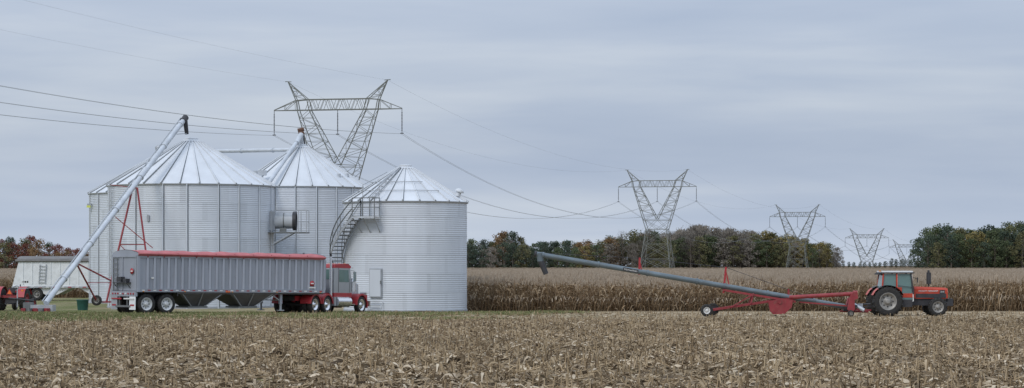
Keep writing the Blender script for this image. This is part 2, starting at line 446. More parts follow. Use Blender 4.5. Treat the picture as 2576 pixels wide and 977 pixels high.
# ------------------------------------------------------------------ grain bins
def grain_bin(X,Y,r,eave,apex,capr,nrib,stiff=(),seed=1):
    z0=gz(Y); rnd=random.Random(seed)
    e=empty('grain_bin',(X,Y,z0))
    n=96; per=0.125; ns=4; amp=0.013
    H=eave-z0; rings=int(H/per)*ns
    vs=[];ts=[];fs=[]
    for j in range(rings+1):
        z=H*j/rings; rr=r+amp*math.sin(2*PI*j/ns)
        if (j//ns)%9==0: rr+=0.004
        for i in range(n):
            a=2*PI*i/n; vs.append((math.sin(a)*rr,-math.cos(a)*rr,z))
    cols=max(8,round(2*PI*r/2.8)); cache={}
    for j in range(rings):
        row=int(H*j/rings/1.15)
        for i in range(n):
            cc=(i/n+(row%2)*.5/cols)*cols
            c=int(cc)%cols
            key=(row,c)
            if key not in cache: cache[key]=rnd.uniform(.95,1.03)
            seam=(cc-int(cc))<cols/n
            fs.append((j*n+i,j*n+(i+1)%n,(j+1)*n+(i+1)%n,(j+1)*n+i)); ts.append(cache[key]*(0.93 if (j//ns)%9==0 else 1)*(.94 if seam else 1))
    mb=MB(); mb.add(vs,fs,GALV,True); mb.t=ts
    mb.obj('wall',e)
    ro=MB(); h=apex-z0-0.16; eo=r+.10
    for i in range(nrib*2):
        a0=2*PI*i/(nrib*2); a1=2*PI*(i+1)/(nrib*2); t=rnd.uniform(.93,1.04)
        if i%2==0: tt=t
        else: tt=last
        last=t
        P=lambda a,q,z:(math.sin(a)*q,-math.cos(a)*q,z)
        ro.add([P(a0,eo,H-.02),P(a1,eo,H-.02),P(a1,capr,h),P(a0,capr,h)],[(0,1,2,3)],GROOF,False,tt)
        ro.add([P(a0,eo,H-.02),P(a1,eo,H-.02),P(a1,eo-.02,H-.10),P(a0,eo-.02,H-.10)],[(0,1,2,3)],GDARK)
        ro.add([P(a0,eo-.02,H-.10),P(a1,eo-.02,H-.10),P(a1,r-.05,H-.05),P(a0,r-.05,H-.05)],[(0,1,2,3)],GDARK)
        if i%2==0:
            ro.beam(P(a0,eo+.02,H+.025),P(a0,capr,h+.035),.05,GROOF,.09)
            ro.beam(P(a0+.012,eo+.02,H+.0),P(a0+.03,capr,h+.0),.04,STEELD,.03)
    ro.lathe([(0,capr+.06),(.06,capr+.06),(.13,capr*.8),(.13,.001)],(0,0,h-.02),(0,0,1),GROOF,24,False,1.0)
    ro.lathe([(0,capr*.75),(.10,capr*.75),(.14,capr*.6),(.16,.001)],(0,0,h+.10),(0,0,1),GROOF,24,False,.95)
    ro.obj('roof',e)
    st=MB()
    for ph in stiff:
        a=math.radians(ph); p=Vector((math.sin(a)*(r+.03),-math.cos(a)*(r+.03),0))
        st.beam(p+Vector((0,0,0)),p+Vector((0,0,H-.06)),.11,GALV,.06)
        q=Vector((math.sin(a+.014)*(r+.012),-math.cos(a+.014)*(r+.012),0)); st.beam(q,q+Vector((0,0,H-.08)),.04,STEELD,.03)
    st.lathe([(0,r+.05),(.10,r+.05),(.13,r)],(0,0,0),(0,0,1),GDARK,64,False)
    st.obj('stiffeners',e)
    return e,H,z0
def ring(r,phi,z):  # phi degrees around the bin, 0 = front, + to the right
    a=math.radians(phi); return Vector((math.sin(a)*r,-math.cos(a)*r,z))

eA,HA,zA=grain_bin(-21.6,160.6,5.55,7.85,11.0,.62,28,stiff=[-68,-33,-11.5,4.8,26,41.5,61,80]+list(range(100,270,25)),seed=3)
d=MB()
fx=5.75
d.lathe([(-.1,.30),(0,.52),(1.15,.52),(1.2,.60),(1.42,.62)],(fx,-.9,5.80),(1,0,0),GTUBE,28)
d.lathe([(.55,.535),(.62,.535)],(fx,-.9,5.80),(1,0,0),STEELD,28)
d.lathe([(1.18,.61),(1.24,.63),(1.36,.63),(1.43,.63),(1.43,.50),(.95,.48),(.94,.001)],(fx,-.9,5.80),(1,0,0),DKMETAL,28)
d.tube((fx+1.0,-.9,5.80),(fx+1.38,-.9,5.80),.16,DKMETAL)
for i in range(6):
    a=i*PI/3; d.beam((fx+1.3,-.9+math.cos(a)*.1,5.80+math.sin(a)*.1),(fx+1.3,-.9+math.cos(a)*.48,5.80+math.sin(a)*.48),.03,STEELD,.12)
d.bx(fx-.45,fx+.02,-1.25,-.45,5.15,6.45,GDARK)
d.bx(fx-.4,fx+2.2,-1.6,.3,4.98,5.05,STEELD)
for yy in(-1.6,.3):
    for xx in(fx-.2,fx+2.15): d.beam((xx,yy,5.0),(xx,yy,6.5),.05,GDARK)
    d.beam((fx+1.62,yy,5.0),(fx+1.62,yy,6.5),.05,GDARK)
    for zz in((6.5,) if yy<0 else (5.75,6.5)): d.beam((fx-.2,yy,zz),(fx+2.15,yy,zz),.045,GDARK)
for zz in(5.75,6.5): d.beam((fx+2.15,-1.6,zz),(fx+2.15,.3,zz),.045,GDARK)
for yy in(-1.5,.2): d.beam((fx+1.2,yy,5.0),(fx-.2,yy,4.2),.07,GDARK)
d.bx(fx+.35,fx+.8,-1.56,-1.44,5.06,5.32,STEELD)
d.obj('aeration_fan',eA)
d=MB()
for ph in(-63,-60): d.beam(ring(5.68,ph,.6),ring(5.68,ph,HA),.04,GDARK)
for k in range(24): d.beam(ring(5.68,-63,.8+k*.3),ring(5.68,-60,.8+k*.3),.03,GDARK)
d.box(ring(5.62,-22,5.9),(.16,.08,.4),GDARK)
d.obj('side_ladder',eA)
eB,HB,zB=grain_bin(-15.2,172,4.78,8.09,11.15,.55,26,stiff=[0,18,36,-18,54],seed=5)
d=MB()
d.tube((0,0,HB+2.9),(0,0,12.2),.17,GTUBE); d.lathe([(0,.12),(.1,.22),(.35,.22),(.42,.1)],(0,0,12.1),(0,0,1),RUST,12)
d.tube((-.25,0,12.55),(.2,0,12.65),.14,RUST)
d.tube((0,-.1,12.15),(-2.6,-7.6,7.0),.15,GTUBE,None,12)
d.tube((0,-.1,12.25),(-.25,-.9,11.6),.19,GTUBE,None,12)
d.tube((.35,0,10.9),(.15,0,12.3),.05,DKMETAL)
d.bx(-2.7,-2.1,-4.2,-3.7,HB+.75,HB+1.1,GTUBE); d.tube((-2.9,-3.3,HB+.6),(-2.9,-3.3,HB+1.1),.2,GTUBE)
for p in((3.4,-1.4),(2.9,-2.4)): 
    rr=math.hypot(*p); zz=HB+(4.9-rr)/4.9*3.05; d.tube((p[0],p[1],zz-.1),(p[0],p[1],zz+.22),.12,GTUBE)
d.obj('fill_spout',eB)
eD,HD,zD=grain_bin(-26.6,180,5.25,7.9,10.85,.55,28,stiff=[-70,-50,-30,0],seed=8)
d=MB()
d.tube((0,0,10.9),(0,0,11.5),.24,GTUBE); d.lathe([(0,.15),(.1,.3),(.3,.34),(.45,.2),(.5,.001)],(0,0,11.45),(0,0,1),GDARK,12)
for q in range(4): a=q*PI/2; d.tube((math.cos(a)*.3,math.sin(a)*.3,10.9),(math.cos(a)*.3,math.sin(a)*.3,11.6),.03,GTUBE)
d.tube((0,0,11.35),(10.9,-8.2,11.15),.14,GTUBE,None,12)
for t in(.3,.62,.85): p=Vector((0,0,11.35)).lerp(Vector((10.9,-8.2,11.15)),t); dd=Vector((10.9,-8.2,-.2)).normalized(); d.tube(p-dd*.04,p+dd*.04,.18,GTUBE,None,12)
d.tube((2.2,-1.65,11.3),(1.6,-2.2,9.8),.06,GDARK)
d.obj('transfer_conveyor',eD)
d=MB(); d.box(ring(5.45,-63,7.35),(.3,.25,.12),GDARK); d.box(ring(5.5,-63,7.2),(.28,.22,.16),YEL); d.obj('yard_lamp',eD)

XC,YC,rC=-6.57,147.0,3.79
eC,HC,zC=grain_bin(XC,YC,rC,6.40,8.62,.52,24,stiff=[],seed=11)
d=MB()
Rm=Matrix.Rotation(math.radians(-25),3,'Z')
d.box(ring(rC+.03,-25,1.75),(.82,.14,1.75),GDARK,Rm); d.box(ring(rC+.12,-25,1.75),(.72,.05,1.62),GALV,Rm)
d.box(ring(rC+.17,-19.5,1.8),(.06,.06,.2),STEELD,Rm)
d.beam(ring(rC+.05,-32,.45),ring(rC+.5,-30,.0),.04,GDARK); d.beam(ring(rC+.05,-18,.6),ring(rC+.4,-19,0),.04,GDARK)
for k in range(3): d.beam(ring(rC+.2,-31,.15+k*.25),ring(rC+.2,-20,.15+k*.25),.04,GDARK)
d.box(ring(rC+.5,18,.05),(1.2,.4,.1),WOOD,Matrix.Rotation(math.radians(10),3,'Z'))
d.obj('access_door',eC)
d=MB()
zp=5.75
ri,rs=rC+.12,rC+.85
A0,A1=-41,-21
for k in range(5):
    a=A0+(A1-A0)*k/5; b=A0+(A1-A0)*(k+1)/5
    d.add([ring(ri,a,zp),ring(ri,b,zp),ring(rs,b,zp),ring(rs,a,zp)],[(0,1,2,3)],GDARK)
    d.add([ring(ri,a,zp-.08),ring(ri,b,zp-.08),ring(rs,b,zp-.08),ring(rs,a,zp-.08)],[(0,1,2,3)],GDARK)
    d.beam(ring(rs,a,zp-.04),ring(rs,b,zp-.04),.10,GTUBE)
    for zz in(.55,1.12): d.beam(ring(rs,a,zp+zz),ring(rs,b,zp+zz),.05,STEELD)
for a in(A0,-31,A1):
    d.beam(ring(rs,a,zp-.1),ring(rs,a,zp+1.15),.055,STEELD)
    d.beam(ring(ri,a,zp+0),ring(ri,a,zp+1.15),.045,STEELD)
    d.beam(ring(rs,a,zp-.05),ring(rC+.03,a,zp-.95),.05,GDARK)
for zz in(.55,1.12): d.beam(ring(rs,A1,zp+zz),ring(ri,A1,zp+zz),.05,STEELD)
N_=26
prev=None
for k in range(N_+1):
    a=A0-k*3.6; z=zp-k*.222
    if z<0: break
    p0,p1=ring(ri,a,z),ring(rs,a,z)
    q0,q1=ring(ri,a-3.0,z),ring(rs,a-3.0,z)
    d.add([p0,p1,q1,q0],[(0,1,2,3)],STEELD)
    d.beam(p0,p1,.035,STEELD,.06); d.beam(q0,q1,.035,GTUBE,.07)
    if prev:
        pa,pz=prev
        d.beam(ring(rs,pa,pz-.05),ring(rs,a,z-.05),.04,GDARK,.16); d.beam(ring(ri,pa,pz-.05),ring(ri,a,z-.05),.04,GDARK,.16)
        for zz in(.5,1.0): d.beam(ring(rs,pa,pz+zz),ring(rs,a,z+zz),.05,STEELD)
        d.beam(ring(ri,pa,pz+1.0),ring(ri,a,z+1.0),.045,STEELD)
    if k%4==0:
        d.beam(ring(rs,a,z-.1),ring(rs,a,z+1.0),.045,STEELD); d.beam(ring(ri,a,z-.1),ring(ri,a,z+1.0),.045,STEELD)
    prev=(a,z)
d.obj('spiral_stair',eC)
d=MB()
slope=(8.62-zC-.16-HC)/(rC+.1-.52)
def roofp(rad,ph,up=.08): return ring(rad,ph,HC+(rC+.1-rad)*slope+up)
for ph in(-34,-27): d.beam(roofp(3.85,ph,.12),roofp(.6,ph,.12),.05,GDARK)
for k in range(9):
    q=3.7-k*.36; d.beam(roofp(q,-35,.13),roofp(q,-26,.13),.045,GDARK)
for q,a,b in((3.0,-75,40),(2.1,-80,30)):
    for s_ in range(a,b,8): d.beam(roofp(q,s_,.10),roofp(q,s_+8,.10),.035,GDARK)
d.beam(roofp(3.8,-40,.05),roofp(3.8,-40,.9),.04,GDARK); d.beam(roofp(3.8,-22,.05),roofp(3.8,-22,.9),.04,GDARK)
d.beam(roofp(3.8,-40,.9),roofp(1.5,-45,.35),.035,GDARK); d.beam(roofp(3.8,-22,.9),roofp(1.5,-22,.35),.035,GDARK)
p=roofp(3.35,75,0); d.tube(p,p+Vector((.1,0,.3)),.16,GROOF); d.lathe([(0,.26),(.06,.28),(.18,.2),(.24,.001)],p+Vector((.1,0,.25)),(.3,0,1),GROOF,16)
d.obj('roof_fittings',eC)

# ------------------------------------------------------------------ auger over bin A
e=empty('grain_auger')
d=MB()
B=Vector((-27.75,142.0,.25)); T=Vector((-21.95,159.6,12.25))
ax=(T-B).normalized()
d.tube(B,T,.17,GTUBE,None,16)
for t in(.12,.3,.48,.66,.84,.97):
    p=B.lerp(T,t); d.tube(p-ax*.05,p+ax*.05,.21,GTUBE,None,16)
d.tube(B+Vector((-.22,0,.12)),T+Vector((-.22,0,.12)),.035,GDARK,None,6)
d.tube(B+Vector((.0,-.05,-.24)),T+Vector((.0,-.05,-.24)),.03,STEELD,None,6)
d.tube(T+ax*.3-ax*.5,T+ax*.3,.22,DKMETAL,None,12)
d.tube(T+Vector((.05,.05,.1)),T+Vector((.15,.3,-.95)),.17,DKMETAL,.13,12)
d.beam(B.lerp(T,.93)+Vector((.1,0,-.2)),T+Vector((.2,.3,-.9)),.04,GDARK)
d.obj('tube',e)
d=MB()
wl,wr=Vector((-26.1,150,.2)),Vector((-22.6,150,.2))
tp=B.lerp(T,.60)
d.beam(wl+Vector((.6,0,0)),tp,.09,REDF); d.beam(wr,tp+Vector((.3,0,0)),.09,REDF); d.beam(wl,wr,.1,REDF)
d.beam(wl.lerp(tp,.5)+Vector((.3,0,0)),wr.lerp(tp,.5)+Vector((.1,0,0)),.06,REDF)
d.beam(wl.lerp(tp,.5)+Vector((.3,0,0)),wr.lerp(tp,.25),.04,REDF)
lp=B.lerp(T,.20)
d.beam(wl,lp,.08,REDF); d.beam(wr,lp,.08,REDF); d.beam(wl.lerp(lp,.5),wr.lerp(lp,.5),.05,REDF)
d.beam(tp+Vector((.3,0,0)),tp+Vector((-1.4,0,.2)),.05,REDF)
d.beam(B.lerp(T,.45)+Vector((.2,0,-.1)),wr+Vector((0,0,3.4)),.05,REDF)
for w in(wl,wr): wheel(d,w+Vector((0,-.15,.1)),.33,.2,-1,RIMG)
d.obj('undercarriage',e)
d=MB()
d.bx(B.x-.8,B.x+.5,B.y-.6,B.y+.5,gz(142)+.02,gz(142)+.45,GDARK)
d.bx(B.x-1.3,B.x-.75,B.y-.3,B.y+.2,gz(142)+.05,gz(142)+.6,STEELD)
d.tube(B+Vector((-2.2,-.1,.3)),B+Vector((-.7,-.1,.15)),.05,DKMETAL)
for k in range(5): d.box((B.x-1.2+k*.35,B.y-.7,gz(141)+.14),(.25,.25,.25),STEELD if k%2 else REDF,Matrix.Rotation(k,3,'Z'))
d.beam((B.x-1.7,B.y,0),(B.x-1.7,B.y,1.1),.06,GDARK); d.beam((B.x-1.7,B.y,1.1),(B.x,B.y,1.25),.05,GDARK)
d.obj('intake',e)

d=MB(); d.lathe([(0,.32),(.6,.38),(.66,.42),(.68,.36)],(0,0,0),(0,0,1),GREENP,16); d.lathe([(.6,.36),(.6,.001)],(0,0,0),(0,0,1),DKMETAL,16)
o=d.obj('green_tub'); o.location=(-27.0,150,gz(150))

# ------------------------------------------------------------------ white grain trailer (left background)
e=empty('white_grain_trailer',(-39.9,192,gz(192)),(0,0,math.radians(-4)))
e.scale=(1,1,1.04)
d=MB()
d.prism([(0,1.0),(.55,3.05),(9.6,3.05),(10.2,1.0)],-1.25,1.25,WHITE)
for k in range(12): d.beam((.9+k*.75,-1.27,1.25),(.9+k*.75,-1.27,2.95),.05,WHITE,.05)
d.beam((.5,-1.28,3.03),(9.7,-1.28,3.03),.1,GDARK); d.beam((0,-1.28,1.04),(10.2,-1.28,1.04),.12,GDARK)
for k in range(16): d.box((.5+k*.6,-1.345,1.04),(.28,.01,.07),RED if k%2 else OFFW)
d.prism([(1.6,.98),(2.7,.45),(3.6,.45),(4.7,.98)],-1.1,1.1,WHITE); d.prism([(5.4,.98),(6.4,.45),(7.3,.45),(8.4,.98)],-1.1,1.1,WHITE)
d.obj('hopper_body',e)
d=MB()
pr=[(-1.3,3.02),(-1.22,3.22),(-.6,3.38),(0,3.42),(.6,3.38),(1.22,3.22),(1.3,3.02)]
vs=[(.4,y,z) for y,z in pr]+[(9.8,y,z) for y,z in pr]; n=len(pr)
d.add(vs,[(i,i+1,i+1+n,i+n) for i in range(n-1)]+[tuple(range(n)),tuple(range(n,2*n))],GTARP)
d.tube((.3,-1.33,3.06),(9.9,-1.33,3.06),.08,GTARP)
d.obj('tarp',e)
d=MB()
for xx in(2.2,2.7): d.beam((xx,-1.33,1.3),(xx+.1,-1.33,2.8),.05,GDARK)
for k in range(6): d.beam((2.2,-1.33,1.4+k*.25),(2.75,-1.33,1.4+k*.25),.04,GDARK)
d.bx(0,1.0,-.5,.5,.6,.95,STEELD); d.bx(8,10.2,-.5,.5,.6,.95,DKMETAL)
for xx in(.9,2.1): wheel(d,(xx-0.1,-1.0,.5),.5,.5,-1,RIMG); wheel(d,(xx-.1,1.0,.5),.5,.5,1,RIMG)
d.beam((6.5,-.9,1.0),(6.5,-.9,.05),.12,DKMETAL)
for k in range(3): d.box((.9+k*.18,-1.27,1.45),(.12,.02,.12),DKMETAL)
d.obj('running_gear',e)

# ------------------------------------------------------------------ red open tractor far left
e=empty('farm_tractor',(-31.2,149,gz(149)),(0,0,math.radians(82)))
d=MB()
for s_ in(-1,1):
    wheel(d,(0,s_*.78,.70),.70,.42,s_,REDF,None,18)
    wheel(d,(2.1,s_*.6,.38),.38,.22,s_,REDF)
    pts=[(math.cos(a)*.80,.70+math.sin(a)*.80) for a in [math.radians(t) for t in range(20,171,15)]]
    for (a,b),(c,g) in zip(pts[:-1],pts[1:]): d.add([(a,s_*.52,b),(c,s_*.52,g),(c,s_*1.02,g),(a,s_*1.02,b)],[(0,1,2,3)],RED)
    d.box((-.6,s_*.85,1.25),(.05,.12,.1),AMBER)
d.bx(-.35,.4,-.35,.35,.45,.95,DKMETAL); d.bx(.4,2.5,-.26,.26,.55,1.22,RED); d.bx(2.5,2.56,-.24,.24,.55,1.2,DKMETAL)
d.bx(-.5,.1,-.8,.8,.80,.95,REDF)
d.bx(-.15,.3,-.22,.22,1.0,1.12,DKMETAL); d.bx(-.22,-.15,-.22,.22,1.1,1.42,DKMETAL)
d.tube((.9,0,1.2),(.65,0,1.42),.02,DKMETAL); d.lathe([(-.01,.17),(.01,.17),(.01,.14),(-.01,.14)],(.63,0,1.43),(-.6,0,.7),DKMETAL,16)
d.tube((1.7,.1,1.2),(1.7,.1,1.62),.035,DKMETAL)
d.add([(-.55,-.22,1.0),(-.55,.22,1.0),(-.55,0,1.38)],[(0,1,2)],REDF); d.add([(-.56,-.14,1.04),(-.56,.14,1.04),(-.56,0,1.29)],[(0,1,2)],ORANGE)
d.beam((-.4,-.35,.45),(-1.2,0,.42),.06,DKMETAL); d.beam((-.4,.35,.45),(-1.2,0,.42),.06,DKMETAL)
d.obj('tractor_body',e)

# ------------------------------------------------------------------ grain trailer (semi)
YAW=math.radians(40)
ux,uy=math.cos(YAW),math.sin(YAW)
near=(-19.65,125.0)
ox=near[0]+(-uy)*1.27; oy=near[1]+ux*1.27
e=empty('grain_trailer',(ox,oy,gz(125)),(0,.012,YAW))
d=MB()
zb,zt=1.22,3.08; Lt=12.0
d.bx(0,Lt,-1.24,1.24,zb,zt,TGREY)
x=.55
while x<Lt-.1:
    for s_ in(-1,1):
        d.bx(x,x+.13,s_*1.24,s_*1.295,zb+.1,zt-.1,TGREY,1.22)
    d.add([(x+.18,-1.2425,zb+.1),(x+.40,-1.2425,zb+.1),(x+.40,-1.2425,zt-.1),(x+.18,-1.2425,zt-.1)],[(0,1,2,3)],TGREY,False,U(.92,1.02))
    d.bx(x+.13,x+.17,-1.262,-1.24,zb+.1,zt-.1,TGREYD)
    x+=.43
for s_ in(-1,1):
    d.bx(-.02,Lt+.02,s_*1.24,s_*1.30,zt-.12,zt+.02,TGREY,1.0); d.bx(-.02,Lt+.02,s_*1.24,s_*1.31,zb-.06,zb+.12,TGREY,.85)
    d.bx(-.03,.14,s_*1.24,s_*1.315,zb-.06,zt+.04,TGREY,1.05)
    d.bx(Lt-.10,Lt+.03,s_*1.24,s_*1.315,zb-.06,zt+.04,TGREY,1.05)
for k in range(34):
    d.box((.35+k*.345,-1.316,zb+.03),(.17,.008,.05),RED if k%2 else OFFW)
for k in(.35,2.9,5.9,8.8,11.7): d.box((k,-1.318,zb-.03),(.08,.02,.04),AMBER)
def hopper(x0,x1,xa,xb,zz):
    w0,w1=1.22,.55
    top=[(x0,-w0,zb-.05),(x1,-w0,zb-.05),(x1,w0,zb-.05),(x0,w0,zb-.05)]; bot=[(xa,-w1,zz),(xb,-w1,zz),(xb,w1,zz),(xa,w1,zz)]
    d.add(top+bot,[(0,1,5,4),(1,2,6,5),(2,3,7,6),(3,0,4,7),(4,5,6,7)],TGREYD)
    d.bx(xa-.15,xb+.15,-w1-.1,w1+.1,zz-.10,zz,STEELD)
    d.beam((x0+.3,-w0*.95,zb-.1),(xa,-w1-.1,zz),.05,GDARK); d.beam((x1-.3,-w0*.95,zb-.1),(xb,-w1-.1,zz),.05,GDARK)
    d.beam(((x0+x1)/2,-w0*.98,zb-.1),((xa+xb)/2,-w1-.12,zz+.02),.05,GDARK)
hopper(2.5,5.7,3.7,4.6,.42); hopper(5.7,9.0,6.9,7.8,.42)
d.bx(2.5,9.1,-1.18,-1.08,zb-.16,zb-.06,TGREYD)
d.bx(9.0,Lt,-1.18,1.18,zb-.14,zb-.05,TGREYD)
d.obj('box_body',e)
d=MB()
d.bx(-.05,2.7,-.5,-.36,.78,zb-.06,DKMETAL); d.bx(-.05,2.7,.36,.5,.78,zb-.06,DKMETAL)
d.bx(-.10,.02,-1.24,1.24,.92,zb-.02,TGREY)
for k in range(9): d.tube((-.10,-1.05+k*.26,1.06),(-.135,-1.05+k*.26,1.06),.05,RED if k not in(3,5) else OFFW,None,10)
for s_ in(-1,1): d.box((-.13,s_*.62,.80),(.02,1.0,.07),RED if s_>0 else OFFW)
d.bx(-.12,-.04,-.75,.75,.35,.45,STEELD)
for s_ in(-1,1): d.bx(-.1,-.04,s_*.4-.04,s_*.4+.04,.4,.92,STEELD)
for s_ in(-1,1):
    d.bx(-.09,-.06,s_*.92-.30,s_*.92+.30,.22,.92,WHITE if s_<0 else GDARK); d.bx(-.105,-.092,s_*.92-.2,s_*.92+.2,.42,.5,RED)
for yy in(.62,1.02): d.beam((-.09,yy,1.2),(-.09,yy,2.95),.04,STEELD)
for k in range(7): d.beam((-.09,.62,1.3+k*.27),(-.09,1.02,1.3+k*.27),.035,STEELD)
d.bx(-.30,-.01,-.65,.75,1.62,1.66,DKMETAL); d.bx(-.24,-.01,.0,.45,1.68,1.95,DKMETAL); d.bx(-.22,-.01,-.5,-.15,1.68,1.85,DKMETAL)
for yy in(-.6,.7): d.beam((-.28,yy,1.64),(-.02,yy,1.35),.03,DKMETAL)
for yy in(-1.18,1.18,0.2): d.bx(-.045,.0,yy-.04,yy+.04,zb,zt,TGREY)
d.bx(-.055,-.002,-1.2,1.2,zt-.1,zt+.0,TGREY)
for xx in(.62,1.86):
    for s_ in(-1,1):
        wheel(d,(xx,s_*1.08,.53),.53,.28,s_,RIMW,.33,0,.35); wheel(d,(xx,s_*.74,.53),.53,.28,s_,RIMW,.33)
    d.tube((xx,-1,.53),(xx,1,.53),.07,DKMETAL)
for xx in(0.05,2.5): d.beam((xx,-1.2,zb-.1),(xx+.0,-1.2,.95),.05,DKMETAL)
for s_ in(-1,1):
    d.bx(9.2,9.36,s_*.95-.07,s_*.95+.07,.55,zb-.1,TGREY); d.bx(9.23,9.33,s_*.95-.05,s_*.95+.05,.22,.55,GDARK)
    d.bx(9.12,9.44,s_*.95-.14,s_*.95+.14,.17,.22,GDARK); d.beam((9.28,s_*.95,.7),(8.6,s_*.95,zb-.12),.05,GDARK)
d.beam((9.28,-.95,.75),(9.28,.95,.75),.06,GDARK)
for k in range(3): d.box((5.5+.1*k,-1.335,zb-.02),(.06,.01,.08),ORANGE)
d.obj('running_gear',e)
d=MB()
def tpf(xa): return [(-1.34,zt-.02),(-1.36,zt+.10),(-1.2,zt+.17),(-.6,zt+.26+.01*math.sin(xa*3)),(0,zt+.29+.012*math.sin(xa*2.3)),(.6,zt+.26),(1.2,zt+.17),(1.34,zt-.02)]
secs=[.02+i*(Lt-.06)/40 for i in range(41)]
vs=[]; n=8
for i,xx in enumerate(secs):
    dz=.02*math.cos(i*PI*.5)+U(-.008,.008) ; drop=-.05*xx/Lt
    for j,(y,z) in enumerate(tpf(xx)): vs.append((xx,y,z+drop+(dz if 1<j<6 else dz*.4)))
d.add(vs,[(i*n+j,i*n+j+1,(i+1)*n+j+1,(i+1)*n+j) for i in range(40) for j in range(n-1)],TARP,True)
d.tube((0,-1.37,zt+.08),(Lt,-1.37,zt+.03),.055,TARP,None,8)
d.add([(.0,y,z) for y,z in tpf(0)],[tuple(range(n))],TGREY); d.add([(Lt,y,z) for y,z in tpf(0)],[tuple(range(n))],TGREY)
for i in range(0,40,4): d.beam((secs[i],-1.375,zt-.02),(secs[i],-1.375,zt+.14),.03,REDF)
for k in range(12): d.box((.6+k*1.0,-1.32,zt-.04),(.05,.02,.12),REDF)
d.obj('roll_tarp',e)
d=MB()
d.lathe([(0,.17),(.012,.17),(.012,.001)],(-.062,-.80,2.25),(-1,0,0),RED,8)
d.box((-.08,-.80,2.25),(.01,.2,.06),OFFW)
d.lathe([(0,.16),(.012,.16),(.012,.001)],(11.15,-1.30,1.68),(0,-1,0),RED,8); d.box((11.15,-1.32,1.68),(.2,.01,.06),OFFW)
d.box((11.15,-1.305,1.45),(.45,.01,.07),OFFW); d.box((.9,-1.305,1.9),(.16,.01,.08),OFFW)
d.obj('badges',e)

# ------------------------------------------------------------------ semi tractor
e=empty('semi_truck',(-11.75,133.9,gz(134)),(0,.018,math.radians(64)))
d=MB()
for s_ in(-1,1): d.bx(-1.6,5.1,s_*.42-.05,s_*.42+.05,.72,.98,RED)
d.bx(-1.6,-1.5,-.45,.45,.72,.98,DKMETAL)
for xx in(-.66,.66):
    for s_ in(-1,1):
        wheel(d,(xx,s_*1.08,.51),.51,.28,s_,CHROME,.31); wheel(d,(xx,s_*.74,.51),.51,.28,s_,CHROME,.31)
    d.tube((xx,-1,.51),(xx,1,.51),.12,DKMETAL)
for s_ in(-1,1): wheel(d,(4.6,s_*1.05,.50),.50,.30,s_,CHROME,.33,0,.9)
d.tube((4.6,-1,.5),(4.6,1,.5),.06,DKMETAL)
d.bx(-.6,.7,-.5,.5,.98,1.08,DKMETAL)
d.obj('chassis',e)
d=MB()
def fender(cx,cz,r,a0,a1,y0,y1,m,th=.03):
    st=[math.radians(a0+(a1-a0)*i/12) for i in range(13)]
    for a,b in zip(st[:-1],st[1:]):
        P=lambda t,q,y:(cx+math.cos(t)*q,y,cz+math.sin(t)*q)
        d.add([P(a,r,y0),P(b,r,y0),P(b,r,y1),P(a,r,y1)],[(0,1,2,3)],m)
        d.add([P(a,r,y0),P(b,r,y0),P(b,r-.10,y0),P(a,r-.10,y0)],[(0,1,2,3)],m)
        d.add([P(a,r,y1),P(b,r,y1),P(b,r-.10,y1),P(a,r-.10,y1)],[(0,1,2,3)],m)
for s_ in(-1,1):
    y0,y1=sorted((s_*.58,s_*1.26))
    for xx in(-.66,.66): fender(xx,.51,.62,5,175,y0,y1,RED)
d.obj('rear_fenders',e)
d=MB()
def cabprism(poly,w,m): d.prism(poly,-w,w,m)
cabprism([(1.75,1.0),(1.75,2.55),(1.80,2.72),(3.35,2.72),(3.55,2.60),(3.72,1.85),(3.72,1.0)],1.0,SILV)
cabprism([(1.73,2.60),(1.80,2.80),(3.30,2.86),(3.62,2.70),(3.58,2.60)],1.02,RED)
cabprism([(1.74,.95),(1.74,1.18),(3.74,1.18),(3.74,.95)],1.015,RED)
d.bx(1.72,1.745,-.75,.75,1.95,2.5,GLASS)
for s_ in(-1,1):
    d.add([(2.3,s_*1.006,1.80),(3.42,s_*1.006,1.80),(3.36,s_*1.006,2.5),(2.3,s_*1.006,2.5)],[(0,1,2,3)],GLASS)
    d.bx(2.22,2.25,s_*1.0,s_*1.008,1.2,2.6,DKMETAL); d.bx(3.5,3.53,s_*1.0,s_*1.008,1.2,2.0,DKMETAL)
d.add([(3.725,-.9,1.92),(3.725,.9,1.92),(3.58,.85,2.55),(3.58,-.85,2.55)],[(0,1,2,3)],GLASS)
d.bx(3.60,3.95,-.98,.98,2.60,2.64,CHROME)
vs=[(3.72,-.80,1.0),(3.72,.80,1.0),(3.72,.72,1.95),(3.72,-.72,1.95),(5.35,-.52,.75),(5.35,.52,.75),(5.35,.48,1.72),(5.35,-.48,1.72)]
d.add(vs,[(0,1,2,3),(7,6,5,4),(3,2,6,7),(0,3,7,4),(1,5,6,2),(0,4,5,1)],SILV)
d.bx(5.35,5.42,-.48,.48,.72,1.68,CHROME)
for k in range(9): d.bx(5.42,5.435,-.42+k*.1,-.39+k*.1,.78,1.62,DKMETAL)
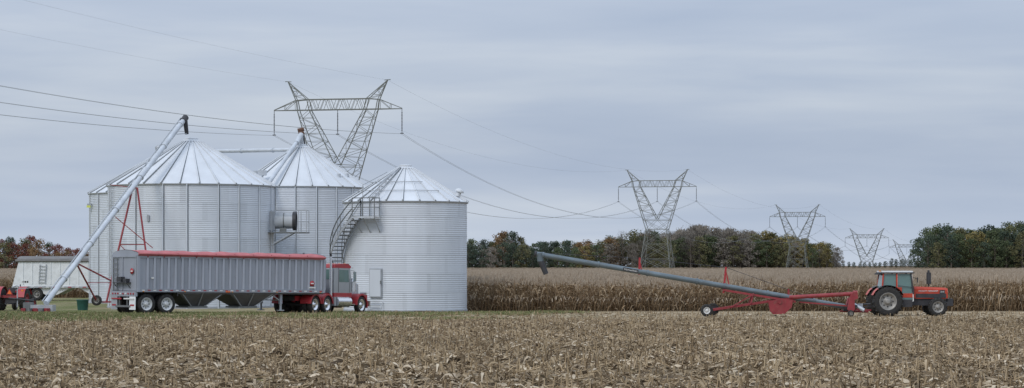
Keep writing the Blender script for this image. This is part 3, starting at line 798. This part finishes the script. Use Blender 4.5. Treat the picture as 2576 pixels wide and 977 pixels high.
for s_ in(-1,1):
    y0,y1=sorted((s_*.5,s_*1.22)); fender(4.6,.50,.66,-15,180,y0,y1,RED)
    d.bx(4.9,5.3,min(s_*.55,s_*1.15),max(s_*.55,s_*1.15),.75,1.08,RED)
    d.box((5.35,s_*.85,1.12),(.2,.34,.22),CHROME)
    d.bx(3.3,4.0,s_*.95-.2,s_*.95+.2,.5,.56,CHROME)
    d.tube((1.9,s_*.95,.68),(3.4,s_*.95,.68),.30,CHROME,None,18)
    d.bx(1.6,1.85,min(s_*.6,s_*1.1),max(s_*.6,s_*1.1),.45,.95,SILV)
    d.tube((1.58,s_*.88,.9),(1.58,s_*.88,2.5),.09,CHROME,None,12); d.tube((1.58,s_*.88,2.5),(1.58,s_*.88,3.25),.065,CHROME,None,12)
    d.tube((1.58,s_*.88,3.25),(1.48,s_*.88,3.42),.065,DKMETAL,.06,12)
    d.tube((3.92,s_*.98,1.25),(3.92,s_*.98,1.85),.17,CHROME,None,16); d.tube((3.92,s_*.98,1.85),(3.92,s_*.98,2.02),.20,CHROME,.1,16)
    d.bx(3.55,3.60,s_*1.30-.09,s_*1.30+.09,1.85,2.4,CHROME); d.beam((3.55,s_*1.0,2.5),(3.57,s_*1.30,2.42),.025,CHROME); d.beam((3.6,s_*1.0,1.75),(3.57,s_*1.30,1.85),.025,CHROME)
for k in range(5): d.tube((3.35,-.7+k*.35,2.84),(3.50,-.7+k*.35,2.84),.04,AMBER,None,8)
d.bx(5.40,5.58,-1.2,1.2,.42,.75,CHROME)
d.bx(1.3,1.65,-.3,.3,1.0,1.5,DKMETAL)
d.obj('cab',e)

# ------------------------------------------------------------------ portable auger (right)
e=empty('grain_auger',(9.5,117,gz(117)))
d=MB()
t0=Vector((-8.28,.3,3.05)); t1=Vector((6.85,.3,.47))
dd=(t1-t0).normalized()
d.tube(t0,t1,.13,AUGT,None,16)
for t in(.02,.2,.36,.52,.61,.75,.9): p=t0.lerp(t1,t); d.tube(p-dd*.05,p+dd*.05,.16,AUGT,None,16)
d.tube(t0+Vector((0,.2,.1)),t1+Vector((0,.2,.1)),.03,DKMETAL,None,6)
d.tube(t0+Vector((.15,0,.05)),t0+Vector((.18,0,-.35)),.17,AUGT,.15,12); d.tube(t0+Vector((.17,0,-.3)),t0+Vector((.46,0,-.98)),.145,DKMETAL,.13,12)
d.tube(t0-dd*.02,t0-dd*.12,.155,DKMETAL,None,12)
d.box(t0.lerp(t1,.305)+Vector((0,-.142,0)),(.75,.01,.16),DKMETAL,Matrix.Rotation(math.atan(2.58/15.13),3,'Y'))
d.obj('tube',e)
text('Hartwellson',.13,t0.lerp(t1,.305)+Vector((.0,-.155,0)),(PI/2,math.atan(2.58/15.13),0),OFFW,e,'lettering')
d=MB()
def tz(x): return 3.05+(x+8.28)*(-2.58/15.13)
d.beam((-3.25,.3,tz(-3.25)-.15),(-3.22,.3,2.88),.09,RED); d.beam((-3.1,.3,tz(-3.1)),(-3.22,.3,2.7),.05,RED)
d.beam((.90,.3,tz(.9)-.35),(1.02,.3,2.42),.09,RED); d.beam((1.2,.3,tz(1.2)),(1.02,.3,2.2),.05,RED)
for a,b in(((-8.0,.3,3.1),(-3.22,.3,2.85)),((-3.22,.3,2.85),(1.02,.3,2.40)),((1.02,.3,2.40),(5.5,.3,tz(5.5)+.1))): d.tube(a,b,.012,DKMETAL,None,4)
d.obj('truss_posts',e)
d=MB()
wheel(d,(0,-.65,.30),.30,.18,-1,OFFW,.16); wheel(d,(.46,1.2,.32),.30,.18,1,OFFW,.16)
wa=Vector((.1,-.5,.3)); wb=Vector((.46,1.1,.32))
d.beam(wa,wb,.09,REDF)
hp=Vector((3.55,.1,.80)); hq=Vector((3.55,.6,.80))
d.beam(wa,hp,.08,REDF,.11); d.beam(wb,hq,.08,REDF,.11)
d.beam(hp,Vector((5.3,.3,.98)),.08,REDF,.11)
top=Vector((.92,.3,tz(.92)-.2))
d.beam(top+Vector((0,-.25,0)),Vector((4.4,-.1,.72)),.08,REDF,.10); d.beam(top+Vector((0,.25,0)),Vector((4.4,.6,.72)),.08,REDF,.10)
d.beam(top+Vector((0,-.3,0)),top+Vector((0,.3,0)),.08,REDF)
d.beam((2.2,-.2,.62),(2.35,.0,1.12),.06,REDF); d.beam((2.2,.8,.62),(2.35,.6,1.12),.06,REDF); d.beam((1.2,-.4,.45),(2.35,-.15,1.1),.05,REDF)
d.beam((2.2,-.2,.62),(2.2,.8,.62),.06,REDF); d.beam((4.1,.3,tz(4.1)+.4),(4.1,.3,.6),.09,REDF)
d.prism([(3.15,.25),(3.05,.72),(3.7,.88),(4.25,.82),(4.2,.45),(3.85,.13),(3.3,.10)],-.25,.05,REDF)
d.prism([(3.3,.30),(3.25,.66),(3.8,.76),(4.1,.7),(4.0,.35)],.5,.75,REDF)
d.tube((3.6,-.3,.7),(3.6,.8,.7),.09,REDF)
a=Vector((4.1,-.1,.93)); b=Vector((7.3,-.6,1.12))
d.tube(a,b,.10,REDF,None,12); d.tube(b+Vector((-.15,0,0)),b+Vector((.05,0,0)),.15,REDF,None,12)
d.beam((4.6,0,.7),(6.9,-.4,.52),.07,REDF)
d.prism([(6.85,.35),(6.98,1.0),(7.15,1.2),(7.34,1.2),(7.38,.9),(7.2,.8),(7.22,.35),(7.05,.2)],-.75,-.62,REDF); d.prism([(6.85,.30),(7.0,.9),(7.25,.95),(7.3,.4)],.0,.35,REDF)
d.beam((7.3,-.6,.5),(7.1,.3,.5),.12,DKMETAL); d.box((7.0,.1,.42),(.5,.5,.3),DKMETAL)
d.tube((6.6,.2,.25),(8.0,.1,.22),.05,REDF); d.beam((7.3,-.5,.35),(8.1,.0,.30),.08,REDF); d.tube((7.1,.2,.55),(8.1,.1,.6),.05,DKMETAL)
d.box((7.55,-.2,.5),(.22,.3,.25),GDARK); d.tube((7.2,-.3,.6),(7.7,-.5,.3),.09,GTUBE)
wheel(d,(7.0,-.85,.16),.16,.12,-1,RIMG)
d.obj('undercarriage',e)

# ------------------------------------------------------------------ red tractor (right)
e=empty('farm_tractor',(18.42,118,gz(118)),(0,0,math.radians(2)))
d=MB()
for s_ in(-1,1):
    wheel(d,(0,s_*.80,.73),.73,.46,s_,RIMG,.42,20,.5)
    wheel(d,(2.5,s_*.72,.45),.45,.32,s_,RIMG,.27,16,.6)
d.tube((0,-.8,.73),(0,.8,.73),.14,DKMETAL); d.tube((2.5,-.7,.45),(2.5,.7,.45),.09,DKMETAL)
d.bx(-.35,2.9,-.24,.24,.52,.86,DKMETAL); d.bx(-.5,.5,-.35,.35,.5,.98,DKMETAL)
d.bx(.55,1.25,-.72,-.38,.45,.82,DKMETAL); d.bx(.6,1.2,.38,.72,.45,.82,DKMETAL)
d.beam((-.35,-.3,.5),(-1.1,-.3,.42),.06,DKMETAL); d.beam((-.35,.3,.5),(-1.1,.3,.42),.06,DKMETAL)
d.bx(2.7,3.35,-.35,.35,.50,.70,DKMETAL)
for k in range(6): d.bx(3.1+k*.045,3.14+k*.045,-.33,.33,.58,.86,DKMETAL)
d.obj('chassis',e)
d=MB()
def hoodsec(x,w,z0,z1): return [(x,-w,z0),(x,-w,z1-.10),(x,-w+.08,z1),(x,w-.08,z1),(x,w,z1-.10),(x,w,z0)]
a=hoodsec(1.42,.33,.86,1.46); b=hoodsec(2.95,.31,.86,1.40); c=hoodsec(3.10,.29,.88,1.36)
for s0,s1 in((a,b),(b,c)): d.add(s0+s1,[(i,(i+1)%6,(i+1)%6+6,i+6) for i in range(6)],ORED)
d.add(c,[tuple(range(6))],DKMETAL); d.add(a,[tuple(range(6))],ORED)
for s_ in(-1,1):
    d.bx(1.5,3.0,s_*.335-.004,s_*.335+.004,.90,1.10,DKMETAL)
    d.bx(2.68,2.94,s_*.336-.004,s_*.336+.004,1.1,1.28,DKMETAL)
    d.bx(3.1,3.12,s_*.17-.07,s_*.17+.07,1.16,1.28,OFFW)
    y0,y1=sorted((s_*.52,s_*1.04))
    for i in range(9):
        t0_,t1_=math.radians(22+i*15),math.radians(22+(i+1)*15); P=lambda t,y:(math.cos(t)*.82,y,.73+math.sin(t)*.80)
        d.add([P(t0_,y0),P(t1_,y0),P(t1_,y1),P(t0_,y1)],[(0,1,2,3)],DKMETAL if i<7 else ORED)
d.tube((2.18,-.15,1.44),(2.18,-.15,1.6),.045,DKMETAL); d.tube((2.18,-.15,1.58),(2.18,-.15,2.15),.115,DKMETAL,None,14); d.tube((2.18,-.15,2.15),(2.16,-.15,2.26),.06,DKMETAL,.05,10)
x0,x1=-.28,1.34; w=.66
d.bx(x0,x1,-w,w,.92,1.12,ORED)
d.bx(x0+.05,x1-.6,-w-.01,w+.01,.98,1.42,ORED)
for xx,xt in((x0+.03,x0+.12),(.50,.50),(x1-.03,x1-.14)):
    for s_ in(-1,1): d.beam((xx,s_*(w-.02),1.08),(xt,s_*(w-.06),2.12),.065,ORED if xx<.6 else DKMETAL)
for s_ in(-1,1):
    d.add([(x0+.06,s_*(w-.05),1.42),(.46,s_*(w-.05),1.42),(.46,s_*(w-.085),2.08),(x0+.13,s_*(w-.085),2.08)],[(0,1,2,3)],GLASS)
    d.add([(.54,s_*(w-.02),.78),(x1-.05,s_*(w-.02),.78),(x1-.16,s_*(w-.085),2.08),(.54,s_*(w-.085),2.08)],[(0,1,2,3)],GLASS)
    d.beam((.52,s_*(w),.74),(x1-.04,s_*(w),.74),.05,OFFW); d.beam((x1-.03,s_*w,.74),(x1-.10,s_*(w-.05),2.1),.04,OFFW)
    d.beam((.52,s_*w,.74),(.52,s_*(w-.05),2.1),.04,OFFW); d.beam((.55,s_*(w+.02),1.5),(1.25,s_*(w),1.42),.025,DKMETAL)
d.add([(x0+.03,-w+.08,1.42),(x0+.03,w-.08,1.42),(x0+.12,w-.1,2.08),(x0+.12,-w+.1,2.08)],[(0,1,2,3)],GLASS)
d.add([(x1-.03,-w+.08,1.2),(x1-.03,w-.08,1.2),(x1-.14,w-.1,2.08),(x1-.14,-w+.1,2.08)],[(0,1,2,3)],GLASS)
d.bx(x0-.02,x1+.02,-w-.03,w+.03,2.10,2.16,DKMETAL); d.bx(x0+.03,x1-.05,-w+.02,w-.02,2.16,2.23,WHITE)
d.bx(x0-.10,x0+.06,-.6,.6,2.04,2.11,DKMETAL); d.box((x0-.05,-.55,2.22),(.08,.1,.06),AMBER)
d.bx(.2,.6,-.22,.22,1.0,1.25,DKMETAL); d.bx(.12,.2,-.22,.22,1.2,1.75,DKMETAL)
d.tube((1.15,0,1.1),(.95,0,1.45),.02,DKMETAL); d.lathe([(-.01,.18),(.01,.18),(.01,.15),(-.01,.15)],(.93,0,1.47),(-.5,0,.8),DKMETAL,16)
d.beam((1.3,-.66,1.9),(1.45,-.9,1.85),.02,DKMETAL); d.box((1.46,-.92,1.78),(.03,.14,.25),DKMETAL)
d.obj('cab_and_hood',e)
text('MOSLEY FERNHAM',.115,(2.12,-.342,1.23),(PI/2,0,0),OFFW,e,'name_lettering'); text('2640',.10,(2.81,-.345,1.19),(PI/2,0,0),OFFW,e,'number_lettering')

# ------------------------------------------------------------------ pylons
TP=[(-36.4,498,35.0),(51.4,844,30.3),(143.6,1200,27.0),(229.3,1541,20.2),(316,1909,17.0)]
prev0=(-124.2,152.0,37.0)
ANG=math.radians(-14)
def pylon(X,Y,za,k):
    e=empty('transmission_tower',(X,Y,0),(0,0,ANG)); d=MB(); z0=-.4
    cw,lw=.16+.03*k,.08+.02*k
    def lace(a0,a1,b0,b1,n,w=lw):
        a0,a1,b0,b1=map(Vector,(a0,a1,b0,b1))
        for i in range(n):
            p,q=a0.lerp(a1,i/n),a0.lerp(a1,(i+1)/n); r,s=b0.lerp(b1,i/n),b0.lerp(b1,(i+1)/n)
            if i%2: d.beam(p,s,w,PYL)
            else: d.beam(r,q,w,PYL)
            d.beam(q,s,w*.8,PYL)
    wz=za-15
    for sy in(-1,1):
        pts=[(-14,.1*sy,za),(-9,.9*sy,za),(9,.9*sy,za),(14,.1*sy,za)]
        for a,b in zip(pts[:-1],pts[1:]): d.beam(a,b,cw,PYL)
        d.beam((-6.8,.9*sy,za+2.2),(6.8,.9*sy,za+2.2),cw,PYL)
        n=8
        for i in range(n):
            xa=-6.8+13.6*i/n; xm=xa+13.6/n/2; xb=xa+13.6/n
            d.beam((xa,.9*sy,za),(xm,.9*sy,za+2.2),lw,PYL) if i%2==0 else d.beam((xa,.9*sy,za+2.2),(xm,.9*sy,za),lw,PYL)
            d.beam((xm,.9*sy,za+2.2),(xb,.9*sy,za),lw,PYL) if i%2==0 else d.beam((xm,.9*sy,za),(xb,.9*sy,za+2.2),lw,PYL)
        for s in(-1,1):
            d.beam((s*14,.1*sy,za+.1),(s*9.2,.7*sy,za+2.0),cw*.8,PYL); d.beam((s*9.2,.7*sy,za+2.0),(s*6.8,.9*sy,za+2.2),cw,PYL)
            d.beam((s*9,.9*sy,za),(s*9.2,.7*sy,za+2.0),lw,PYL); d.beam((s*11.5,.5*sy,za),(s*9.2,.7*sy,za+2),lw,PYL); d.beam((s*11.5,.5*sy,za),(s*11.6,.4*sy,za+1.05),lw,PYL)
            pk=(s*10.9,.05*sy,za+6.0)
            d.beam((s*8.9,.7*sy,za+1.9),pk,cw,PYL); d.beam((s*6.5,.9*sy,za+2.2),pk,cw*.9,PYL)
            lace((s*8.9,.7*sy,za+1.9),pk,(s*6.5,.9*sy,za+2.2),pk,4)
            ot,ob=(s*8.6,.9*sy,za),(s*3.7,2.6*sy,wz); it,ib=(s*6.0,.9*sy,za),(0,2.3*sy,wz+3.6)
            d.beam(ot,ob,cw,PYL); d.beam(it,ib,cw,PYL); d.beam((s*8.6,.9*sy,za),(s*8.9,.7*sy,za+1.9),cw,PYL); d.beam(it,(s*6.5,.9*sy,za+2.2),cw,PYL)
            om=Vector(ot).lerp(Vector(ob),.78)
            lace(ot,om,it,ib,7)
            d.beam(om,(0,2.5*sy,wz),lw,PYL); d.beam(ob,(0,2.3*sy,wz+3.6),lw,PYL)
        d.beam((-3.7,2.6*sy,wz),(3.7,2.6*sy,wz),cw,PYL); d.beam((-4.6,2.3*sy,wz+3.0),(4.6,2.3*sy,wz+3.0),lw,PYL)
    for s in(-1,1):
        lace((s*8.6,-.9,za),(s*3.7,-2.6,wz),(s*8.6,.9,za),(s*3.7,2.6,wz),7)
        lace((s*6,-.9,za),(0,-2.3,wz+3.6),(s*6,.9,za),(0,2.3,wz+3.6),5)
        d.beam((s*10.9,-.4,za+6.05),(s*10.9+s*.6,.0,za+6.0),lw,PYL); d.beam((s*10.2,0,za+6.0),(s*11.5,0,za+6.1),.14,PYL)
    for i in range(9): x=-12+i*3; d.beam((x,-.9 if abs(x)<10 else -.4,za),(x,.9 if abs(x)<10 else .4,za),lw,PYL)
    Hh=wz-z0
    if Hh>3: 
        bw=3.7+min(1.9,Hh*.13)
        npn=max(1,round(Hh/6))
        lv=[(wz-Hh*i/npn, 3.7+(bw-3.7)*i/npn, 2.6+(bw*.9-2.6)*i/npn) for i in range(npn+1)]
        for (za_,wa_,da_),(zb_,wb_,db_) in zip(lv[:-1],lv[1:]):
            cs=lambda w,dd_,z:[Vector((-w,-dd_,z)),Vector((w,-dd_,z)),Vector((w,dd_,z)),Vector((-w,dd_,z))]
            t,b=cs(wa_,da_,za_),cs(wb_,db_,zb_)
            for i in range(4):
                j=(i+1)%4; d.beam(t[i],b[i],cw,PYL); d.beam(t[i],b[j],lw*1.1,PYL); d.beam(t[j],b[i],lw*1.1,PYL); d.beam(b[i],b[j],lw*1.1,PYL)
                m1=(t[i]+t[j])/2; d.beam(m1,(t[i]+b[i])/2,lw*.8,PYL); d.beam(m1,(t[j]+b[j])/2,lw*.8,PYL)
    d.obj('lattice',e)
    d=MB()
    for x in(-14,0,14):
        d.tube((x,0,za),(x,0,za-5.1),.06,DKMETAL,None,6)
        for q in range(13): d.tube((x,0,za-.8-q*.3),(x,0,za-.92-q*.3),.17,DKMETAL,.10,8)
        d.tube((x-.35,0,za-5.1),(x+.35,0,za-5.1),.10,DKMETAL,None,6)
    d.obj('insulators',e)
for k,(X,Y,z) in enumerate(TP): pylon(X,Y,z,k*.6)
pylon(prev0[0],prev0[1],prev0[2],0)
d=MB()
ca,sa=math.cos(ANG),math.sin(ANG)
def att(P,x,top=False): return Vector((P[0]+ca*x,P[1]+sa*x,P[2]-5.2 if not top else P[2]+6))
allp=[prev0]+TP
for i in range(len(allp)-1):
    for x in(-14,0,14,-10.9,10.9):
        top=abs(x)==10.9
        a,b=att(allp[i],x,top),att(allp[i+1],x,top)
        sag=(4.5 if i==0 else 11.0)*(.6 if top else 1)
        if i>=3: sag*=.6
        n=36
        for off in((-.22,.22) if not top else (0,)):
            pts=[]
            for k in range(n+1):
                t=k/n; p=a.lerp(b,t); p.z-=4*sag*t*(1-t); p.x+=off; pts.append(p)
            d.path(pts,(.019+.007*i) if not top else .009+.004*i,PYL,4)
d.obj('power_lines')

# ------------------------------------------------------------------ world
w=bpy.data.worlds.new("World"); scene.world=w; w.use_nodes=True
N=w.node_tree.nodes; L=w.node_tree.links
bg=N['Background']; bg.inputs['Strength'].default_value=0.1
sky=N.new('ShaderNodeTexSky'); sky.sky_type='NISHITA'; sky.sun_disc=False
sky.sun_elevation=math.radians(42); sky.sun_rotation=math.radians(215)
sky.air_density=1.5; sky.dust_density=3
tc=N.new('ShaderNodeTexCoord')
def wnoise(scale,loc,s,det,rough,dist):
    mp=N.new('ShaderNodeMapping'); mp.inputs['Scale'].default_value=scale; mp.inputs['Rotation'].default_value=(0,math.radians(1.0),0); mp.inputs['Location'].default_value=loc
    L.new(tc.outputs['Generated'],mp.inputs['Vector'])
    n1=N.new('ShaderNodeTexNoise'); n1.inputs['Scale'].default_value=s; n1.inputs['Detail'].default_value=det; n1.inputs['Roughness'].default_value=rough; n1.inputs['Distortion'].default_value=dist
    L.new(mp.outputs[0],n1.inputs['Vector']); return n1.outputs['Fac']
f1=wnoise((3.2,3.2,28),(1.3,0.4,0.2),1.2,6,.46,.25)
f2=wnoise((7,7,55),(4.1,2.4,3.2),1.5,5,.5,.4)
mm=N.new('ShaderNodeMath'); mm.operation='MULTIPLY_ADD'; mm.inputs[1].default_value=.22; L.new(f2,mm.inputs[0])
m3=N.new('ShaderNodeMath'); m3.operation='MULTIPLY'; m3.inputs[1].default_value=.78; L.new(f1,m3.inputs[0]); L.new(m3.outputs[0],mm.inputs[2])
r=N.new('ShaderNodeValToRGB'); L.new(mm.outputs[0],r.inputs[0]); e=r.color_ramp.elements
e[0].position=.32; e[0].color=(.385,.47,.625,1); e[1].position=.70; e[1].color=(.60,.665,.76,1)
x=e.new(.5); x.color=(.455,.535,.675,1)
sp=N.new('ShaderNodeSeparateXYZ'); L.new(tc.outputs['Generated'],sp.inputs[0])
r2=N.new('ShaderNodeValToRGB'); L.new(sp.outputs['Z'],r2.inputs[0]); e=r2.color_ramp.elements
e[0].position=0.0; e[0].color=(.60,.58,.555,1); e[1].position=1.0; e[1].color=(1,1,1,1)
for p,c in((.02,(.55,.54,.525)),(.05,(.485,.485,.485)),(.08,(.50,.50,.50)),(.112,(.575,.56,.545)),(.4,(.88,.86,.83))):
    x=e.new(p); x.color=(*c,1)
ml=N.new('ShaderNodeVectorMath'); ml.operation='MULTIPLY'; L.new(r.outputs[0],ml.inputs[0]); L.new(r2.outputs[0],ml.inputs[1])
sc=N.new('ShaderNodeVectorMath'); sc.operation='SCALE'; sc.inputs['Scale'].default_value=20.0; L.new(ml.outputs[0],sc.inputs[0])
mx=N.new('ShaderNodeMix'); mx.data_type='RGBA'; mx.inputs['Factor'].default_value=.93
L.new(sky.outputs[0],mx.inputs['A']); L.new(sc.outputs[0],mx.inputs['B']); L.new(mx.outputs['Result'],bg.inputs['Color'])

sl=bpy.data.lights.new('sun','SUN'); sl.energy=1.2; sl.angle=math.radians(18); sl.color=(1,.95,.89)
so=bpy.data.objects.new('sun',sl); scene.collection.objects.link(so)
so.rotation_euler=Vector((.5,.7,-.78)).to_track_quat('-Z','Y').to_euler(); so.location=(-30,-40,60)

cam=bpy.data.cameras.new('camera'); co=bpy.data.objects.new('camera',cam); scene.collection.objects.link(co)
cam.sensor_width=36; cam.sensor_fit='HORIZONTAL'; cam.lens=36*6000/2576
cam.shift_y=179.5/2576; cam.clip_start=.5; cam.clip_end=20000
co.location=(0,0,2.5); co.rotation_euler=(PI/2,0,0); scene.camera=co
scene.view_settings.view_transform='Standard'; scene.view_settings.look='None'; scene.view_settings.exposure=0
